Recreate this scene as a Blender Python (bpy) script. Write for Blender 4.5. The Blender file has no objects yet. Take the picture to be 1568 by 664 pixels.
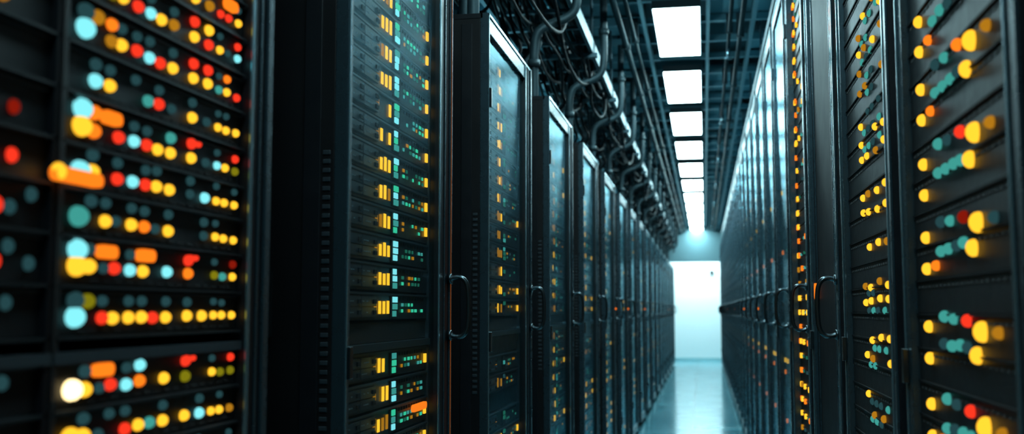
import bpy, math, random
from mathutils import Vector, Matrix
R = random.Random(7)
CAMZ = 1.4
XL, XR = -0.766, 0.413
bpy.context.scene.view_settings.view_transform = 'Standard'

# ---------------------------------------------------------------- materials
def new_mat(name):
    m = bpy.data.materials.new(name); m.use_nodes = True
    nt = m.node_tree; nt.nodes.clear()
    out = nt.nodes.new('ShaderNodeOutputMaterial')
    return m, nt, out
def principled(name, col, rough=0.5, metal=0.0, noise=0.0, nscale=8.0, spec=0.5):
    m, nt, out = new_mat(name)
    b = nt.nodes.new('ShaderNodeBsdfPrincipled')
    b.inputs['Base Color'].default_value = (*col, 1)
    b.inputs['Roughness'].default_value = rough
    b.inputs['Metallic'].default_value = metal
    b.inputs['Specular IOR Level'].default_value = spec
    nt.links.new(b.outputs[0], out.inputs[0])
    if noise > 0:
        tc = nt.nodes.new('ShaderNodeTexCoord'); nz = nt.nodes.new('ShaderNodeTexNoise')
        nz.inputs['Scale'].default_value = nscale; nz.inputs['Detail'].default_value = 4
        nt.links.new(tc.outputs['Object'], nz.inputs['Vector'])
        mr = nt.nodes.new('ShaderNodeMapRange')
        mr.inputs['To Min'].default_value = max(0.02, rough - noise); mr.inputs['To Max'].default_value = rough + noise
        nt.links.new(nz.outputs['Fac'], mr.inputs['Value']); nt.links.new(mr.outputs[0], b.inputs['Roughness'])
    return m
def emit(name, col, s, sample=False):
    m, nt, out = new_mat(name)
    e = nt.nodes.new('ShaderNodeEmission'); e.inputs[0].default_value = (*col, 1); e.inputs[1].default_value = s
    nt.links.new(e.outputs[0], out.inputs[0])
    if not sample:
        try: m.cycles.emission_sampling = 'NONE'
        except Exception: pass
    return m
M = {}
M['black'] = principled('rack_black_paint', (0.005, 0.006, 0.008), 0.34, 0.0, 0.08, 20, spec=0.4)
M['side'] = principled('rack_side_panel', (0.006, 0.006, 0.007), 0.40, 0.1, 0.1, 6, spec=0.3)
M['doorblack'] = principled('solid_door_paint', (0.005, 0.006, 0.008), 0.5, 0.0, 0.05, 10, spec=0.12)
M['frame'] = principled('door_frame_metal', (0.05, 0.085, 0.105), 0.28, 0.75, 0.06, 30)
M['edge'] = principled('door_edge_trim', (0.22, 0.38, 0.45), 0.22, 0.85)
M['chassis'] = principled('server_chassis', (0.020, 0.029, 0.036), 0.40, 0.2, 0.08, 40)
M['nearchassis'] = principled('server_chassis_dark', (0.006, 0.008, 0.010), 0.45, 0.1, 0.08, 40, spec=0.3)
M['ledge'] = principled('shelf_ledge', (0.004, 0.005, 0.006), 0.6, 0.0, 0.05, 40, spec=0.12)
M['bay'] = principled('drive_bay', (0.05, 0.07, 0.085), 0.36, 0.4)
M['hole'] = principled('vent_void', (0.002, 0.002, 0.003), 0.8)
M['text'] = principled('label_print', (0.24, 0.32, 0.34), 0.6)
M['handle'] = principled('handle_steel', (0.06, 0.08, 0.09), 0.22, 0.9)
M['rubber'] = principled('cable_rubber', (0.004, 0.006, 0.008), 0.6, spec=0.2)
M['pipe'] = principled('conduit_paint', (0.03, 0.055, 0.065), 0.48, 0.3, 0.08, 12, spec=0.3)
M['tray'] = principled('galvanised_tray', (0.07, 0.125, 0.15), 0.42, 0.6, 0.1, 12)
M['slab'] = principled('ceiling_slab_paint', (0.045, 0.14, 0.175), 0.8)
M['duct'] = principled('duct_paint', (0.02, 0.045, 0.055), 0.6, 0.2)
M['tile'] = principled('ceiling_tile', (0.10, 0.28, 0.34), 0.6, 0.1, 0.1, 5)
M['tbar'] = principled('ceiling_tbar', (0.16, 0.38, 0.45), 0.4, 0.4)
M['wall'] = principled('wall_paint', (0.02, 0.05, 0.06), 0.7, 0, 0.05, 4)
M['wallw'] = principled('wall_paint_white', (0.80, 0.90, 0.91), 0.6, 0, 0.05, 4)
M['soffit'] = principled('soffit_paint', (0.20, 0.36, 0.40), 0.6)
M['base'] = principled('baseboard_paint', (0.34, 0.58, 0.62), 0.5)
M['Y'] = emit('led_amber', (1.0, 0.50, 0.025), 1.5)
M['y'] = emit('led_amber_dim', (1.0, 0.42, 0.02), 0.45)
M['O'] = emit('led_orange', (1.0, 0.20, 0.010), 1.3)
M['R'] = emit('led_red', (1.0, 0.04, 0.015), 1.1)
M['r'] = emit('led_red_dim', (0.8, 0.03, 0.01), 0.3)
M['C'] = emit('led_cyan', (0.24, 0.86, 0.92), 1.1)
M['c'] = emit('led_teal', (0.07, 0.48, 0.42), 0.7)
M['d'] = emit('led_off_teal', (0.07, 0.24, 0.27), 0.25)
M['G'] = emit('led_green', (0.05, 0.75, 0.42), 0.85)
M['g'] = emit('led_green_dim', (0.05, 0.50, 0.32), 0.25)
M['o'] = emit('led_olive', (0.42, 0.38, 0.01), 0.5)
M['W'] = emit('led_warm_white', (1.0, 0.75, 0.35), 3.0)
M['jamb_glow'] = emit('painted_edge_glow', (1.0, 0.25, 0.05), 0.12)  # emissive amber standing in for LED light reflected on a rack edge
M['lamp'] = emit('luminaire_diffuser', (0.58, 0.93, 1.0), 26.0, True)
M['up'] = emit('fill_uplight_emitter', (0.26, 0.80, 1.0), 11.0, True)  # emitter of the fill added for the ceiling
M['end_fill'] = emit('end_fill_emitter', (0.70, 0.96, 1.0), 34.0, True)  # emitter of the fill added for the far wall

def glass(name, tint, mx):
    m, nt, out = new_mat(name)
    tr = nt.nodes.new('ShaderNodeBsdfTransparent'); tr.inputs[0].default_value = (*tint, 1)
    gl = nt.nodes.new('ShaderNodeBsdfGlossy'); gl.inputs[0].default_value = (0.55, 0.88, 1, 1); gl.inputs['Roughness'].default_value = 0.22
    lw = nt.nodes.new('ShaderNodeFresnel'); lw.inputs[0].default_value = 1.45
    mr = nt.nodes.new('ShaderNodeMapRange'); mr.inputs['To Min'].default_value = 0.0; mr.inputs['To Max'].default_value = mx
    mix = nt.nodes.new('ShaderNodeMixShader')
    nt.links.new(lw.outputs[0], mr.inputs['Value']); nt.links.new(mr.outputs[0], mix.inputs[0])
    nt.links.new(tr.outputs[0], mix.inputs[1]); nt.links.new(gl.outputs[0], mix.inputs[2]); nt.links.new(mix.outputs[0], out.inputs[0])
    return m
M['glass'] = glass('tinted_glass_door', (0.88, 0.96, 0.98), 0.65)
M['glass2'] = glass('smoked_glass_door', (0.62, 0.74, 0.78), 0.78)
# floor: raised glossy tiles
m, nt, out = new_mat('raised_floor_tiles')
b = nt.nodes.new('ShaderNodeBsdfPrincipled')
tc = nt.nodes.new('ShaderNodeTexCoord')
mp = nt.nodes.new('ShaderNodeMapping'); mp.inputs['Location'].default_value = (0.17, 0.0, 0)
br = nt.nodes.new('ShaderNodeTexBrick')
br.offset = 0.0; br.inputs['Scale'].default_value = 1.0
br.inputs['Brick Width'].default_value = 0.6; br.inputs['Row Height'].default_value = 0.6
br.inputs['Mortar Size'].default_value = 0.012
br.inputs['Color1'].default_value = (0.07, 0.27, 0.34, 1); br.inputs['Color2'].default_value = (0.16, 0.44, 0.52, 1)
br.inputs['Mortar'].default_value = (0.015, 0.06, 0.08, 1)
nz = nt.nodes.new('ShaderNodeTexNoise'); nz.inputs['Scale'].default_value = 3.0; nz.inputs['Detail'].default_value = 6
mr = nt.nodes.new('ShaderNodeMapRange'); mr.inputs['To Min'].default_value = 0.07; mr.inputs['To Max'].default_value = 0.22
nt.links.new(tc.outputs['Object'], mp.inputs[0]); nt.links.new(mp.outputs[0], br.inputs['Vector'])
nt.links.new(tc.outputs['Object'], nz.inputs['Vector']); nt.links.new(nz.outputs['Fac'], mr.inputs['Value'])
nt.links.new(mr.outputs[0], b.inputs['Roughness']); nt.links.new(br.outputs['Color'], b.inputs['Base Color'])
b.inputs['Specular Tint'].default_value = (0.45, 0.85, 1.0, 1)
nt.links.new(b.outputs[0], out.inputs[0])
M['floor'] = m

# ---------------------------------------------------------------- mesh builder
class MB:
    def __init__(s): s.v=[]; s.f=[]; s.m=[]; s.mats=[]; s.sm=[]
    def mi(s, k):
        if k not in s.mats: s.mats.append(k)
        return s.mats.index(k)
    def box(s, x0,x1,y0,y1,z0,z1,k):
        i=len(s.v); a=s.mi(k)
        s.v += [(x0,y0,z0),(x1,y0,z0),(x1,y1,z0),(x0,y1,z0),(x0,y0,z1),(x1,y0,z1),(x1,y1,z1),(x0,y1,z1)]
        for q in ((0,3,2,1),(4,5,6,7),(0,1,5,4),(1,2,6,5),(2,3,7,6),(3,0,4,7)):
            s.f.append(tuple(i+j for j in q)); s.m.append(a); s.sm.append(False)
    def quadx(s, x,y0,y1,z0,z1,k):
        i=len(s.v); a=s.mi(k); s.v += [(x,y0,z0),(x,y1,z0),(x,y1,z1),(x,y0,z1)]
        s.f.append((i,i+1,i+2,i+3)); s.m.append(a); s.sm.append(False)
    def ball(s, x,y,z, rx,ry,rz,k, nu=14, nv=8):
        a=s.mi(k); i=len(s.v)
        s.v.append((x+rx,y,z))
        for r in range(1,nv):
            t=math.pi*r/nv
            for c in range(nu):
                p=2*math.pi*c/nu
                s.v.append((x+rx*math.cos(t), y+ry*math.sin(t)*math.cos(p), z+rz*math.sin(t)*math.sin(p)))
        s.v.append((x-rx,y,z)); e=len(s.v)-1
        for c in range(nu):
            d=(c+1)%nu
            s.f.append((i,i+1+c,i+1+d)); s.m.append(a); s.sm.append(True)
            for r in range(nv-2):
                p=i+1+r*nu
                s.f.append((p+c,p+nu+c,p+nu+d,p+d)); s.m.append(a); s.sm.append(True)
            p=i+1+(nv-2)*nu
            s.f.append((p+c,e,p+d)); s.m.append(a); s.sm.append(True)
    def capsule(s, x,y,z,hy,hz,t,k,n=6):
        a=s.mi(k); i=len(s.v); r=min(hy,hz); pts=[]
        for (cy,cz,a0) in ((hy-r,hz-r,0),(-(hy-r),hz-r,90),(-(hy-r),-(hz-r),180),(hy-r,-(hz-r),270)):
            for j in range(n+1):
                an=math.radians(a0+90*j/n); pts.append((y+cy+r*math.cos(an), z+cz+r*math.sin(an)))
        N=len(pts)
        s.v += [(x,p[0],p[1]) for p in pts]+[(x+t,p[0],p[1]) for p in pts]
        s.f.append(tuple(i+N+j for j in range(N))); s.m.append(a); s.sm.append(False)
        for j in range(N):
            k2=(j+1)%N
            s.f.append((i+j,i+k2,i+N+k2,i+N+j)); s.m.append(a); s.sm.append(True)
    def cyl(s, p0, p1, r, k, n=12):
        a=s.mi(k); p0=Vector(p0); p1=Vector(p1); d=(p1-p0).normalized()
        u=d.orthogonal().normalized(); w=d.cross(u); i=len(s.v)
        for P in (p0,p1):
            for c in range(n):
                t=2*math.pi*c/n; q=P+u*r*math.cos(t)+w*r*math.sin(t); s.v.append(tuple(q))
        for c in range(n):
            e=(c+1)%n; s.f.append((i+c,i+e,i+n+e,i+n+c)); s.m.append(a); s.sm.append(True)
        s.f.append(tuple(i+n-1-c for c in range(n))); s.m.append(a); s.sm.append(False)
        s.f.append(tuple(i+n+c for c in range(n))); s.m.append(a); s.sm.append(False)
    def mesh(s, name):
        me=bpy.data.meshes.new(name); me.from_pydata(s.v,[],s.f)
        for k in s.mats: me.materials.append(M[k])
        me.polygons.foreach_set('material_index', s.m); me.polygons.foreach_set('use_smooth', s.sm)
        me.update(); return me
def obj(name, data, parent=None, bevel=0):
    o=bpy.data.objects.new(name, data); bpy.context.scene.collection.objects.link(o)
    if parent: o.parent=parent
    if bevel:
        b=o.modifiers.new('bevel','BEVEL'); b.width=bevel; b.segments=2; b.limit_method='ANGLE'
    return o
def tube(name, paths, r, mat, res=3, cyclic=False):
    cu=bpy.data.curves.new(name,'CURVE'); cu.dimensions='3D'; cu.bevel_depth=r; cu.bevel_resolution=res
    cu.use_fill_caps=True; cu.resolution_u=4
    for pts in paths:
        sp=cu.splines.new('NURBS'); sp.points.add(len(pts)-1)
        for i,p in enumerate(pts): sp.points[i].co=(*p,1)
        sp.use_endpoint_u=True; sp.order_u=3
    cu.materials.append(M[mat]); return cu

# ---------------------------------------------------------------- racks
D = 1.0
def frame_mesh(name, w, h, far, near=0.03, mull=None):
    b=MB()
    b.box(-D,-0.03,0.0,0.018,0.06,h-0.02,'side'); b.box(-D,-0.03,w-0.018,w,0.06,h-0.02,'side')
    b.box(-D,-0.02,0.0,w,h-0.02,h,'black'); b.box(-D,-D+0.02,0.018,w-0.018,0.06,h-0.02,'black')
    b.box(-D+0.03,-0.04,0.01,w-0.01,0.02,0.06,'black')
    for fy in (0.04,w-0.09):
        for fx in (-D+0.06,-0.12): b.box(fx,fx+0.05,fy,fy+0.05,0.0,0.02,'handle')
    b.box(-0.10,-0.06,-0.006,0.0,0.08,h-0.04,'black'); b.box(-0.30,-0.26,-0.006,0.0,0.08,h-0.04,'black')
    b.box(-0.62,-0.58,-0.006,0.0,0.08,h-0.04,'black')
    z=1.10
    while z<1.75:
        b.box(-0.056,-0.038,-0.003,0.0,z,z+0.010,'chassis'); z+=0.020
    b.box(-0.03,0.0,0.0,near,0.05,h,'frame'); b.box(-0.03,0.0,w-far,w,0.05,h,'black')
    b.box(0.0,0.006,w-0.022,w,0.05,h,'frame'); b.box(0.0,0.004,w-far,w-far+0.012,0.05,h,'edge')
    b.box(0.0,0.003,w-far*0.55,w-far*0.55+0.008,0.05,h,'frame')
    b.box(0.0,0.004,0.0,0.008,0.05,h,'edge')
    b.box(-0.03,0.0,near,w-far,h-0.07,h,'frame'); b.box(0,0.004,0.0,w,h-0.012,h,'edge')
    b.box(-0.03,0.0,near,w-far,0.05,0.13,'frame')
    if mull is not None:
        b.box(-0.04,-0.004,mull-0.012,mull+0.012,0.13,h-0.07,'black')
        b.box(-0.004,-0.002,mull-0.003,mull+0.003,0.13,h-0.07,'side')
    for hz in (0.35,1.25,h-0.35):
        b.box(0.0,0.012,0.002,0.022,hz,hz+0.07,'handle')
    b.box(-0.62,-0.38,0.12,w-0.12,h,h+0.03,'black')
    return b.mesh(name)

def led_unit(b, x, z, hgt, w0, w1, rnd, style):
    g=0.006
    b.box(x-0.6,x,w0,w1,z+g/2,z+hgt-g/2,'chassis')
    b.box(x,x+0.005,w0,w1,z+hgt-g/2-0.005,z+hgt-g/2,'bay')
    L=w1-w0
    bw=L*0.30/2
    for r in range(2):
        for c in range(2):
            y0=w0+0.03+c*(bw+0.004); zz=z+0.010+r*(hgt-0.02)/2
            b.box(x,x+0.006,y0,y0+bw,zz,zz+(hgt-0.026)/2,'bay')
            b.box(x+0.006,x+0.009,y0+bw*0.75,y0+bw*0.95,zz+0.006,zz+0.016,'hole')
            for q in range(4):
                if rnd.random()<.6: b.box(x+0.006,x+0.0068,y0+0.008+q*0.014,y0+0.016+q*0.014,zz+0.010,zz+0.0125,'text')
    near=(style==0)
    if near or rnd.random()<.35: b.box(x,x+0.004,w0+0.006,w0+0.020,z+hgt*0.35,z+hgt*0.75,rnd.choice(['Y','Y','Y','hole']))
    for c in range(4):
        if rnd.random()<(0.9 if near else 0.6):
            y=w0+L*0.335+c*L*0.046
            k=rnd.choice(['Y','Y','Y','Y','y'] if near else ['Y','y','y']) if c else 'y'
            b.box(x+0.002,x+0.004,y,y+L*0.022,z+hgt*0.24,z+hgt*(0.62+0.12*rnd.random()),k)
    y=w0+L*0.535
    b.box(x,x+0.003,y-0.012,y+L*0.07,z+0.006,z+hgt-0.01,'hole')
    for q in range(3):
        k=rnd.choice(['c','C','C','G'] if near else ['c','g','g','d'])
        if near or rnd.random()<.6:
            b.box(x+0.003,x+0.007,y,y+L*0.045*rnd.choice([.7,.85,1]),z+hgt*(0.14+q*.25),z+hgt*(0.14+q*.25+.20),k)
    for q in range(7):
        yy=w0+L*(0.65+0.043*q)
        for s2 in range(2):
            if rnd.random()<(0.75 if near else .4):
                b.box(x+0.001,x+0.003,yy,yy+L*0.026*rnd.uniform(.5,1),z+hgt*(0.28+0.22*s2),z+hgt*(0.28+0.22*s2)+0.0085,rnd.choice(['G','G','g','g','c','y'] if near else ['g','g','d','y']))
    if rnd.random()<(.75 if near else .3): b.box(x+0.001,x+0.006,w1-0.035,w1-0.018,z+hgt*0.3,z+hgt*0.65,'Y')
    for q in range(10):
        yy=w0+L*(0.63+0.033*q); b.box(x,x+0.0015,yy,yy+0.012,z+hgt*0.72,z+hgt*0.84,'hole')

def servers_mesh(name, w, h, far, near, seed, style=0, U=0.0725):
    rnd=random.Random(seed); b=MB(); x=-0.032
    w0=near+0.012; w1=w-far-0.006
    z=0.14
    while z+U<h-0.08:
        if abs((z+U/2)-1.335)<U*0.5:
            b.box(x-0.6,x-0.004,w0,w1,z+0.02,z+U-0.004,'hole'); b.box(x-0.5,x+0.012,w0,w1,z,z+0.018,'bay')
        elif style and rnd.random()<0.08:
            b.box(x-0.6,x-0.006,w0,w1,z+0.004,z+U-0.004,'black')
        else: led_unit(b,x,z,U,w0,w1,rnd,style)
        z+=U
    if style==0: b.capsule(x+0.004,w1-0.10,1.13,0.07,0.010,0.008,'O')
    b.box(x-0.03,x+0.006,near,near+0.012,0.13,h-0.07,'bay'); b.box(x-0.03,x+0.006,w-far-0.006,w-far,0.13,h-0.07,'bay')
    return b.mesh(name)

def glass_mesh(name,w,h,far,near,mat='glass'):
    b=MB(); b.quadx(-0.012,near,w-far,0.13,h-0.07,mat); return b.mesh(name)

def handle_mesh(name):
    b=MB()
    for z in (-0.085,0.085):
        b.cyl((0.0,0,z),(0.010,0,z),0.016,'handle')
    return b.mesh(name)
handle_cu = tube('pull_bar',[[(0.004,0,0.085),(0.03,0,0.095),(0.055,0,0.075),(0.06,0,0.03),(0.06,0,-0.03),(0.055,0,-0.075),(0.03,0,-0.095),(0.004,0,-0.085)]],0.0075,'handle',4)
handle_me = handle_mesh('handle_mounts')

WL,HL=0.95,2.49
WR,HR=0.86,3.07
f_left=frame_mesh('rack_frame_a',WL,HL,0.15)
f_left0=frame_mesh('rack_frame_b',WL,HL,0.085,0.03,0.340)
f_right=frame_mesh('rack_frame_c',WR,HR,0.07,0.05)
g_left=glass_mesh('door_glass_a',WL,HL,0.15,0.03); g_left2=glass_mesh('door_glass_b',WL,HL,0.15,0.03,'glass2'); g_right=glass_mesh('door_glass_c',WR,HR,0.07,0.05,'glass2')
s_left=[servers_mesh('servers_a%d'%i,WL,HL,0.15,0.03,10+i,1 if i else 0) for i in range(3)]

def servers_near_left():
    b=MB(); x=-0.014; y0r=0.80
    cols=[1.195,1.222,1.256,1.281,1.32,1.354,1.384,1.421,1.485,1.533,1.573,1.602,1.639]
    w0,w1=0.035,WL-0.09
    rows={
      0.425:('YOoYRCYyYRYdC','.dO.dd.dRYd.R'),
      0.360:('C.yYRCRYYYcYR','dyOddd.dRRdO.'),
      0.297:('.CY..cRdYdYYY','.dd.d.d.d.dd.'),
      0.2325:('YO.RCRYYYdCYo','COB.dd.cRPd.R'),
      0.1765:('CY.RCRYYdCYYY','.d.d.dd.d.d.d'),
      0.117:('c.YdYOdY.dYYY','.dd.dd.d.dd..'),
      0.054:('YYdRCY.CO.ocY','CdB.dB..RPd.r'),
      -0.010:('C.RYYYRYYYYYY','dod.dd.dd.dd.'),
      -0.100:('WYdRCO.Yo.Yoo','.dB.dC..RPd.R'),
      -0.160:('YYd.RYcYYCYYy','.d.dd..d.d.d.'),
      -0.222:('C.YRCYdYdYRYY','dyB.d.dRdd..d'),
    }
    zs=sorted(rows)
    z=zs[0]-0.062
    rnd=random.Random(3)
    def rs(n,s): return ''.join(rnd.choice(s) for _ in range(n))
    while z>-1.2: rows[z]=(rs(13,'YYCRdOcy.'),rs(13,'..dddBRc')); z-=0.062
    z=0.487
    while z<1.0: rows[z]=(rs(13,'YYCRdOcy.'),rs(13,'..dddBRc')); z+=0.062
    for z,(mainl,up) in rows.items():
        Z=CAMZ+z
        b.box(x-0.6,x,w0,w1,Z-0.022,Z+0.034,'nearchassis')
        b.box(x-0.3,x+0.010,w0,w1,Z-0.027,Z-0.0235,'nearchassis')
        b.box(x,x+0.003,w0,w1,Z+0.030,Z+0.034,'chassis')
        for j in range(16): b.box(x,x+0.0015,0.40+j*0.028,0.418+j*0.028,Z-0.018,Z-0.015,'hole')
        for line,dz in ((mainl,0),(up,0.022)):
            for i,ch in enumerate(line[:13]):
                if ch=='.': continue
                y=cols[i]-y0r; jz=rnd.uniform(-.0015,.0015)
                r=0.0086
                if i==0: r=0.0135
                elif i==1: r=0.0098
                if i>=10: r=0.0068
                if ch=='B': b.capsule(x,y+0.004,Z+dz,0.022,0.0088,0.008,'O')
                elif ch=='P':
                    for q in (-0.008,0.008): b.ball(x,y-0.03+q,Z+dz+.004,0.006,0.006,0.0050,'R')
                else:
                    if ch=='d': r*=0.85
                    b.ball(x+0.002,y,Z+dz+jz,r*.9,r*1.3,r,ch)
        for yy in (0.262,0.30):
            if rnd.random()<.6: b.ball(x+0.002,yy,Z+rnd.choice([0,.018]),0.007,0.008,0.009,rnd.choice('drdddR'))
        if rnd.random()<.5: b.ball(x+0.002,0.235,Z,0.010,0.010,0.011,rnd.choice('RcRyOd'))
        for yy in (0.06,0.12,0.17): b.ball(x,yy,Z,0.007,0.007,0.007,rnd.choice('ydcr'))
    b.capsule(x+0.016,0.362,CAMZ+0.163,0.050,0.0085,0.01,'O')
    b.ball(x+0.022,0.322,CAMZ+0.165,0.009,0.010,0.011,'Y')
    b.box(x-0.4,x+0.012,w0,w1,CAMZ-0.066,CAMZ-0.052,'chassis')
    b.box(x-0.05,x+0.005,w0,w0+.01,0.13,HL-.07,'bay')
    return b.mesh('indicator_modules_near_left')
def servers_right(kind, seed):
    rnd=random.Random(seed); b=MB(); x=-0.014 if kind<2 else -.03; w0,w1=0.055,WR-0.075
    z=0.14
    while z<HR-0.16:
        b.box(x-0.6,x,w0,w1,z,z+0.060,'nearchassis'); b.box(x-.2,x+0.003,w0,w1,z+0.061,z+0.065,'ledge'); 
        for j in range(22): b.box(x,x+0.001,w0+0.02+j*0.032,w0+0.04+j*0.032,z+0.048,z+0.053,'hole')
        z+=0.066
    if kind==0:
        zs=[.56,.425,.278,.136,-.034,-.18,-.32,-.46,-.6,-.75,-.9,.7,.84,.98]
        for q in zs:
            Z=CAMZ+q
            b.ball(x+.004,0.57,Z,0.014,0.015,0.017,'Y'); b.ball(x+.004,0.535,Z-0.038,0.012,0.013,0.0145,'Y')
            b.ball(x+.004,0.48,Z+0.016,0.010,0.012,0.011,rnd.choice(['R','r','R','O']))
            for yy in (.30,.36,.42,.47): b.ball(x+.003,yy,Z-0.028+rnd.uniform(-.003,.003),0.009,0.018,0.0105,rnd.choice('cccd'))
            b.ball(x+.003,0.31,Z+0.022,0.010,0.015,0.011,rnd.choice('cd')); b.ball(x+.003,0.38,Z+0.018,0.009,0.015,0.010,rnd.choice('cd'))
            b.ball(x+.004,0.18,Z+0.002,0.010,0.013,0.012,'Y'); b.ball(x+.004,0.18,Z-0.058,0.010,0.013,0.012,'Y')
            if rnd.random()<.6: b.ball(x+.004,0.26,Z-0.055,0.009,0.012,0.010,'O')
            b.ball(x+.003,0.66,Z,0.010,0.012,0.010,rnd.choice('yrd'))
    elif kind==1:
        Z=0.25; i=0
        while Z<HR-0.2:
            for yy in (0.35,0.44,0.58,0.70):
                if rnd.random()<(.68): b.ball(x+.003,yy,Z+rnd.uniform(-.008,.008),0.008,0.012,0.0098,rnd.choice(['Y','Y','Y','y']))
            if (i//4)%3!=2:
                for yy in (0.39,0.46,0.53,0.63):
                    if rnd.random()<.75: b.ball(x,yy,Z-0.022,0.007,0.018,0.0095,rnd.choice(['c','c','d']))
            Z+=rnd.choice([0.045,0.045,0.050,0.095]); i+=1
    elif kind==2:
        b.box(-0.03,-0.012,0.05,WR-0.07,0.13,HR-0.07,'doorblack')
        b.box(-0.012,-0.008,0.12,0.125,0.2,HR-0.2,'frame'); b.box(-0.012,-0.008,WR-0.20,WR-0.195,0.2,HR-0.2,'frame')
        b.capsule(-0.012,0.10,CAMZ+0.07,0.016,0.030,0.012,'O')
    else:
        Z=0.2; p=.75 if kind==3 else .14
        while Z<HR-0.2:
            for yy in (0.12,0.16,0.30,0.5,0.7):
                if rnd.random()<(p if yy<.2 else p*.4): b.capsule(x,yy,Z,0.014,0.012,0.010,rnd.choice(['Y','Y','y','O']))
            for yy in (0.24,0.4,0.6):
                if rnd.random()<p*.6: b.capsule(x,yy,Z,0.02,0.006,0.006,rnd.choice(['c','g','d']))
            Z+=0.066
    return b.mesh('indicator_modules_r%d'%kind)
nearleft=servers_near_left()
rights=[servers_right(k,20+k) for k in range(5)]

extra=MB()
extra.box(0.006,0.008,-0.002,0.002,0.12,2.4,'jamb_glow');  # thin glowing line imitating reflected LED glow, not a lamp
edge_glow_me=extra.mesh('edge_glow_streak')
ind=MB(); ind.box(0.0,0.008,-0.008,0.008,-0.008,0.010,'O'); ind_me=ind.mesh('door_status_lamp')
latch=MB()
latch.box(-0.024,0.0,-0.012,0.0,-0.075,0.075,'handle'); latch.box(-0.020,-0.006,-0.028,-0.012,-0.065,0.03,'black'); latch.box(-0.018,-0.008,-0.030,-0.012,0.035,0.06,'handle')
latch_me=latch.mesh('swing_latch')

cnt=[0]
def rack(y, side, frame, servers, glass, w, h, far, handle=True, indic=True, jamb_glow=False):
    nm='server_rack' if cnt[0]==0 else 'server_rack.%03d'%cnt[0]; cnt[0]+=1
    e=bpy.data.objects.new(nm,None); bpy.context.scene.collection.objects.link(e); e.empty_display_size=0.2
    if side=='L': e.location=(XL,y,0)
    else: e.location=(XR,y+w,0); e.rotation_euler=(0,0,math.pi)
    obj('cabinet_frame',frame,e,0.0025)
    obj('server_units',servers,e)
    if glass: obj('glass_door',glass,e)
    hz=CAMZ+0.008
    if handle:
        a=obj('handle_mount',handle_me,e); a.location=(0.004,w-0.03,hz)
        a=obj('door_handle',handle_cu,e); a.location=(0.006,w-0.03,hz)
    if indic:
        a=obj('status_lamp',ind_me,e); a.location=(0.004,w-0.06,hz+0.0)
    if jamb_glow:
        a=obj('edge_glow',edge_glow_me,e); a.location=(0,w-0.018,0)
    return e
rack(-0.73,'L',f_left,s_left[1],g_left,WL,HL,.15,True,False)
e0=rack(0.80,'L',f_left0,nearleft,None,WL,HL,.085,False,False)
ys=[2.17+1.52*k for k in range(17)]
for k,y in enumerate(ys):
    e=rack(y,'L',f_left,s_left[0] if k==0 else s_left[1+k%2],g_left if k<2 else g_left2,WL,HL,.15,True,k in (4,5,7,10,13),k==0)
    if k==0:
        a=obj('side_latch',latch_me,e); a.location=(-0.165,-0.006,CAMZ+0.015)
yr=0.48; k=0
while yr+WR<27.8:
    kind={1:0,2:1,3:2,4:3}.get(k, 4)
    rack(yr,'R',f_right,rights[kind],g_right if k>4 else None,WR,HR,.07,True if k>2 else False,k in (7,8,11,15,19))
    yr+=0.96; k+=1

# ---------------------------------------------------------------- room
X0,X1,Y0,Y1=-2.5,2.1,-1.6,29.6
CEIL=3.85
def slab(name,*a):
    b=MB(); b.box(*a); return obj(name,b.mesh(name))
slab('floor',X0,X1,Y0,Y1,-0.1,0.0,'floor')
slab('ceiling',X0,X1,Y0,Y1,CEIL,CEIL+0.1,'slab')
slab('wall_left',X0-0.1,X0,Y0,Y1,0,CEIL,'wall')
slab('wall_right',X1,X1+0.1,Y0,Y1,0,CEIL,'wall')
slab('wall_back',X0,X1,Y0-0.1,Y0,0,CEIL,'wall')
slab('wall_far',X0,X1,Y1,Y1+0.1,0,CEIL,'wallw')
slab('baseboard_far',X0,X1,Y1-0.02,Y1,0,0.08,'base')
slab('trim_soffit',X0,X1,28.05,28.15,2.66,CEIL,'soffit')

# ceiling grid
b=MB(); GZ=3.60
y=Y0
while y<28.0:
    b.box(X0,X1,y-0.026,y+0.026,GZ,GZ+0.05,'tbar'); y+=0.6
for x in (-2.1,-1.5,-0.95,-0.42,0.06,0.40,0.72,1.3,1.8):
    b.box(x-0.014,x+0.014,Y0,28.05,GZ-0.03,GZ+0.04,'tbar')
xs=[-2.5,-2.1,-1.5,-0.95,-0.42,0.06,0.40,0.72,1.3,1.8,2.1]
y=Y0
while y<27.5:
    for i in range(len(xs)-1):
        if R.random()<0.5: b.box(xs[i]+.02,xs[i+1]-.02,y+.04,y+.56,GZ+0.05+0.03*R.random(),GZ+0.09,'tile')
    y+=0.6
y=Y0+0.6
while y<28:
    for x in (-1.5,-0.42,0.72): b.cyl((x,y,GZ+0.04),(x,y,CEIL),0.006,'tray',6)
    y+=1.8
obj('ceiling_grid',b.mesh('ceiling_grid'))

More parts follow.
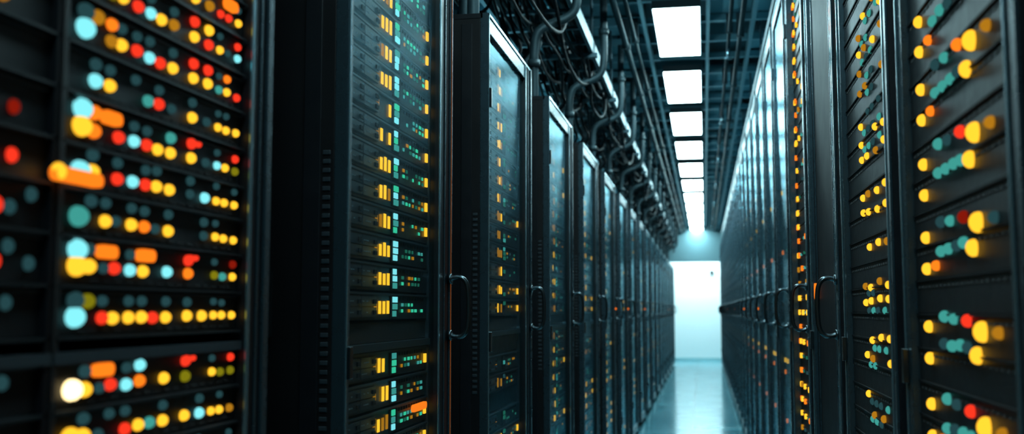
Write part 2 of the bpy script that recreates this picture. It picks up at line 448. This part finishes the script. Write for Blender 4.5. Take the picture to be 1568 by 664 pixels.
# luminaires
b=MB()
b.box(-0.17,0.17,0.02,1.40,0.012,0.07,'pipe')
b.box(-0.162,0.162,0.03,1.39,0.0,0.012,'lamp')
b.box(-0.01,0.01,0.2,0.22,0.07,0.10,'tray'); b.box(-0.01,0.01,1.16,1.18,0.07,0.10,'tray')
lum=b.mesh('ceiling_luminaire')
n=0; y=7.25-2.0*4
while y<27.6:
    o=obj('ceiling_light' if n==0 else 'ceiling_light.%03d'%n,lum); o.location=(-0.163,y,3.5); n+=1; y+=2.0
b=MB(); b.box(-1.8,1.4,0,0.5,0.02,0.08,'edge'); b.box(-1.78,1.38,0.02,0.48,0.0,0.02,'end_fill')  # fill panel added out of view behind the soffit to brighten the far wall
for x in (-1.2,0.8): b.cyl((x,0.25,0.08),(x,0.25,0.55),0.012,'tray')
o=obj('end_fill_light',b.mesh('end_fill_light')); o.location=(0,28.5,3.3)
# fill lights added on the rack roofs to brighten the ceiling void
b=MB()
b.box(-1.50,-1.42,Y0+.3,27.5,HL,HL+0.05,'duct'); b.box(-1.49,-1.43,Y0+.35,27.4,HL+0.05,HL+0.056,'up')
b.box(-1.51,-1.50,Y0+.3,27.5,HL,HL+0.09,'duct'); b.box(-1.42,-1.41,Y0+.3,27.5,HL,HL+0.09,'duct')
obj('cove_light',b.mesh('fill_uplight_l'))
b=MB()
b.box(0.86,0.94,0.5,27.3,HR,HR+0.05,'duct'); b.box(0.87,0.93,0.55,27.2,HR+0.05,HR+0.056,'up')
b.box(0.85,0.86,0.5,27.3,HR,HR+0.09,'duct'); b.box(0.94,0.95,0.5,27.3,HR,HR+0.09,'duct')
obj('cove_light.001',b.mesh('fill_uplight_r'))

# cable tray over left row
b=MB(); TZ=3.12
for x in (-1.20,-0.72): b.box(x-0.012,x+0.012,Y0+.2,28.0,TZ,TZ+0.09,'tray')
y=Y0+.3
while y<28: b.box(-1.19,-0.73,y,y+0.035,TZ+0.01,TZ+0.03,'tray'); y+=0.38
y=Y0+.9
while y<28:
    for x in (-1.20,-0.72): b.cyl((x,y,TZ+0.05),(x,y,CEIL),0.009,'tray',8)
    b.box(-1.24,-0.68,y-0.02,y+0.02,TZ-0.03,TZ,'tray'); y+=1.52
obj('cable_tray',b.mesh('cable_tray'))
b=MB()
b.box(-2.2,-1.62,Y0+.2,28,3.0,3.35,'duct')
y=Y0+1
while y<28: b.box(-2.23,-1.59,y,y+0.03,2.97,3.38,'tray'); y+=1.2
y=Y0+1.1
while y<28:
    for x in (-2.1,-1.7): b.cyl((x,y,3.35),(x,y,CEIL),0.008,'tray',6)
    y+=2.4
obj('air_duct',b.mesh('air_duct'))
b=MB()
for x in (0.46,0.80): b.box(x-0.01,x+0.01,Y0+.2,28.0,3.28,3.34,'tray')
y=Y0+.3
while y<28: b.box(0.47,0.79,y,y+0.03,3.285,3.30,'tray'); y+=0.4
y=Y0+.7
while y<28:
    for x in (0.46,0.80): b.cyl((x,y,3.3),(x,y,CEIL),0.007,'tray',6)
    y+=1.8
obj('cable_ladder',b.mesh('cable_ladder'))
b=MB()
for x,z,r in ((-0.56,3.42,0.022),(-0.49,3.46,0.014),(-1.32,3.40,0.03),(0.22,3.5,0.014),(0.30,3.47,0.018)):
    b.cyl((x,Y0,z),(x,28.05,z),r,'pipe',12)
    y=Y0+0.5
    while y<28: b.box(x-r-.01,x+r+.01,y,y+0.03,z-r-.005,GZ+0.03,'pipe'); y+=1.8
y=2.4
while y<27:
    b.cyl((0.22,y,3.5),(0.22,y,3.40),0.01,'edge',8); b.cyl((0.22,y,3.405),(0.22,y,3.40),0.03,'edge',12); y+=3.0
obj('overhead_pipework',b.mesh('overhead_pipework'))
paths=[]
for i in range(12):
    x=-1.16+0.036*i; pts=[]; y=Y0+.3
    while y<28: pts.append((x+R.uniform(-.015,.015),y,TZ+0.05+R.uniform(0,.03))); y+=0.9
    paths.append(pts)
obj('cable_bundle',tube('cable_bundle',paths,0.016,'rubber',1))
paths=[]
for k in range(-1,17):
    ya=2.17+1.52*k
    for j in range(9):
        x=-0.76-0.046*j+R.uniform(-.015,.015); s=R.uniform(0.03,0.15) if j%4 else R.uniform(.16,.28); o=R.uniform(-.15,.15)
        L=1.52*R.choice([1,1.2,1.5])
        pts=[(x,ya+o,TZ+0.06),(x+.03,ya+o+L*.12,TZ-s*.6)]
        for t in (.3,.5,.7): pts.append((x+R.uniform(-.02,.02),ya+o+L*t,TZ-s*(1.05-.4*abs(t-.5))))
        pts+=[(x+.02,ya+o+L*.9,TZ-s*.5),(x,ya+o+L,TZ+0.06)]
        paths.append(pts)
    for j in range(3):
        x=-1.02-0.05*j; pts=[(x,ya+.5,TZ+0.05),(x+.02,ya+.42+.05*j,TZ-.15),(x+.12,ya+.40,TZ-.3),(x-.08,ya+.5,2.75),(-1.20-.02*j,ya+.5,2.50)]
        paths.append(pts)
obj('drooping_cables',tube('drooping_cables',paths,0.0095,'rubber',1))
# vertical conduits: one riser per rack
b=MB()
b.cyl((0,0,0),(0,0,0.02),0.045,'pipe',16); b.cyl((0,0,.22),(0,0,.26),0.034,'pipe',16); b.cyl((.235,.05,.80),(.235,.05,.84),0.034,'pipe',16)
cpl=b.mesh('couplings')
pipe=tube('pipes',[[(0,0,0),(0,0,.2),(0,0,.36),(.03,0,.44),(.20,.05,.50),(.235,.05,.58),(.235,.05,.8),(.235,.05,CEIL-HL)],
   [(-.13,.4,0),(-.13,.4,.2),(-.13,.4,.35),(-.05,.42,.42),(-.04,.42,.5),(-.04,.42,TZ-HL)]],0.025,'pipe',4)
for k in range(-1,17):
    cp=bpy.data.objects.new('conduit_riser' if k<0 else 'conduit_riser.%03d'%(k+1),None); bpy.context.scene.collection.objects.link(cp)
    cp.location=(-0.89,2.17+1.52*k+0.30,HL)
    obj('couplings',cpl,cp); obj('pipes',pipe,cp)

b=MB(); b.box(-.05,.05,-0.03,0,-0.03,.05,'black'); b.ball(0,-0.05,-0.02,0.05,0.05,0.05,'black')
o=obj('security_camera',b.mesh('security_camera')); o.location=(0.22,Y1,2.43)

# ---------------------------------------------------------------- world, camera
w=bpy.data.worlds.new('world'); bpy.context.scene.world=w; w.use_nodes=True
w.node_tree.nodes['Background'].inputs[0].default_value=(0.01,0.03,0.04,1)
cam=bpy.data.cameras.new('camera'); co=bpy.data.objects.new('camera',cam); bpy.context.scene.collection.objects.link(co)
co.location=(0,0,CAMZ); co.rotation_euler=(math.radians(90+5.07),0,math.radians(10.4))
cam.sensor_width=36; cam.lens=36.7; cam.clip_start=0.05; cam.clip_end=100
cam.dof.use_dof=True; cam.dof.focus_distance=3.2; cam.dof.aperture_fstop=3.0
bpy.context.scene.camera=co
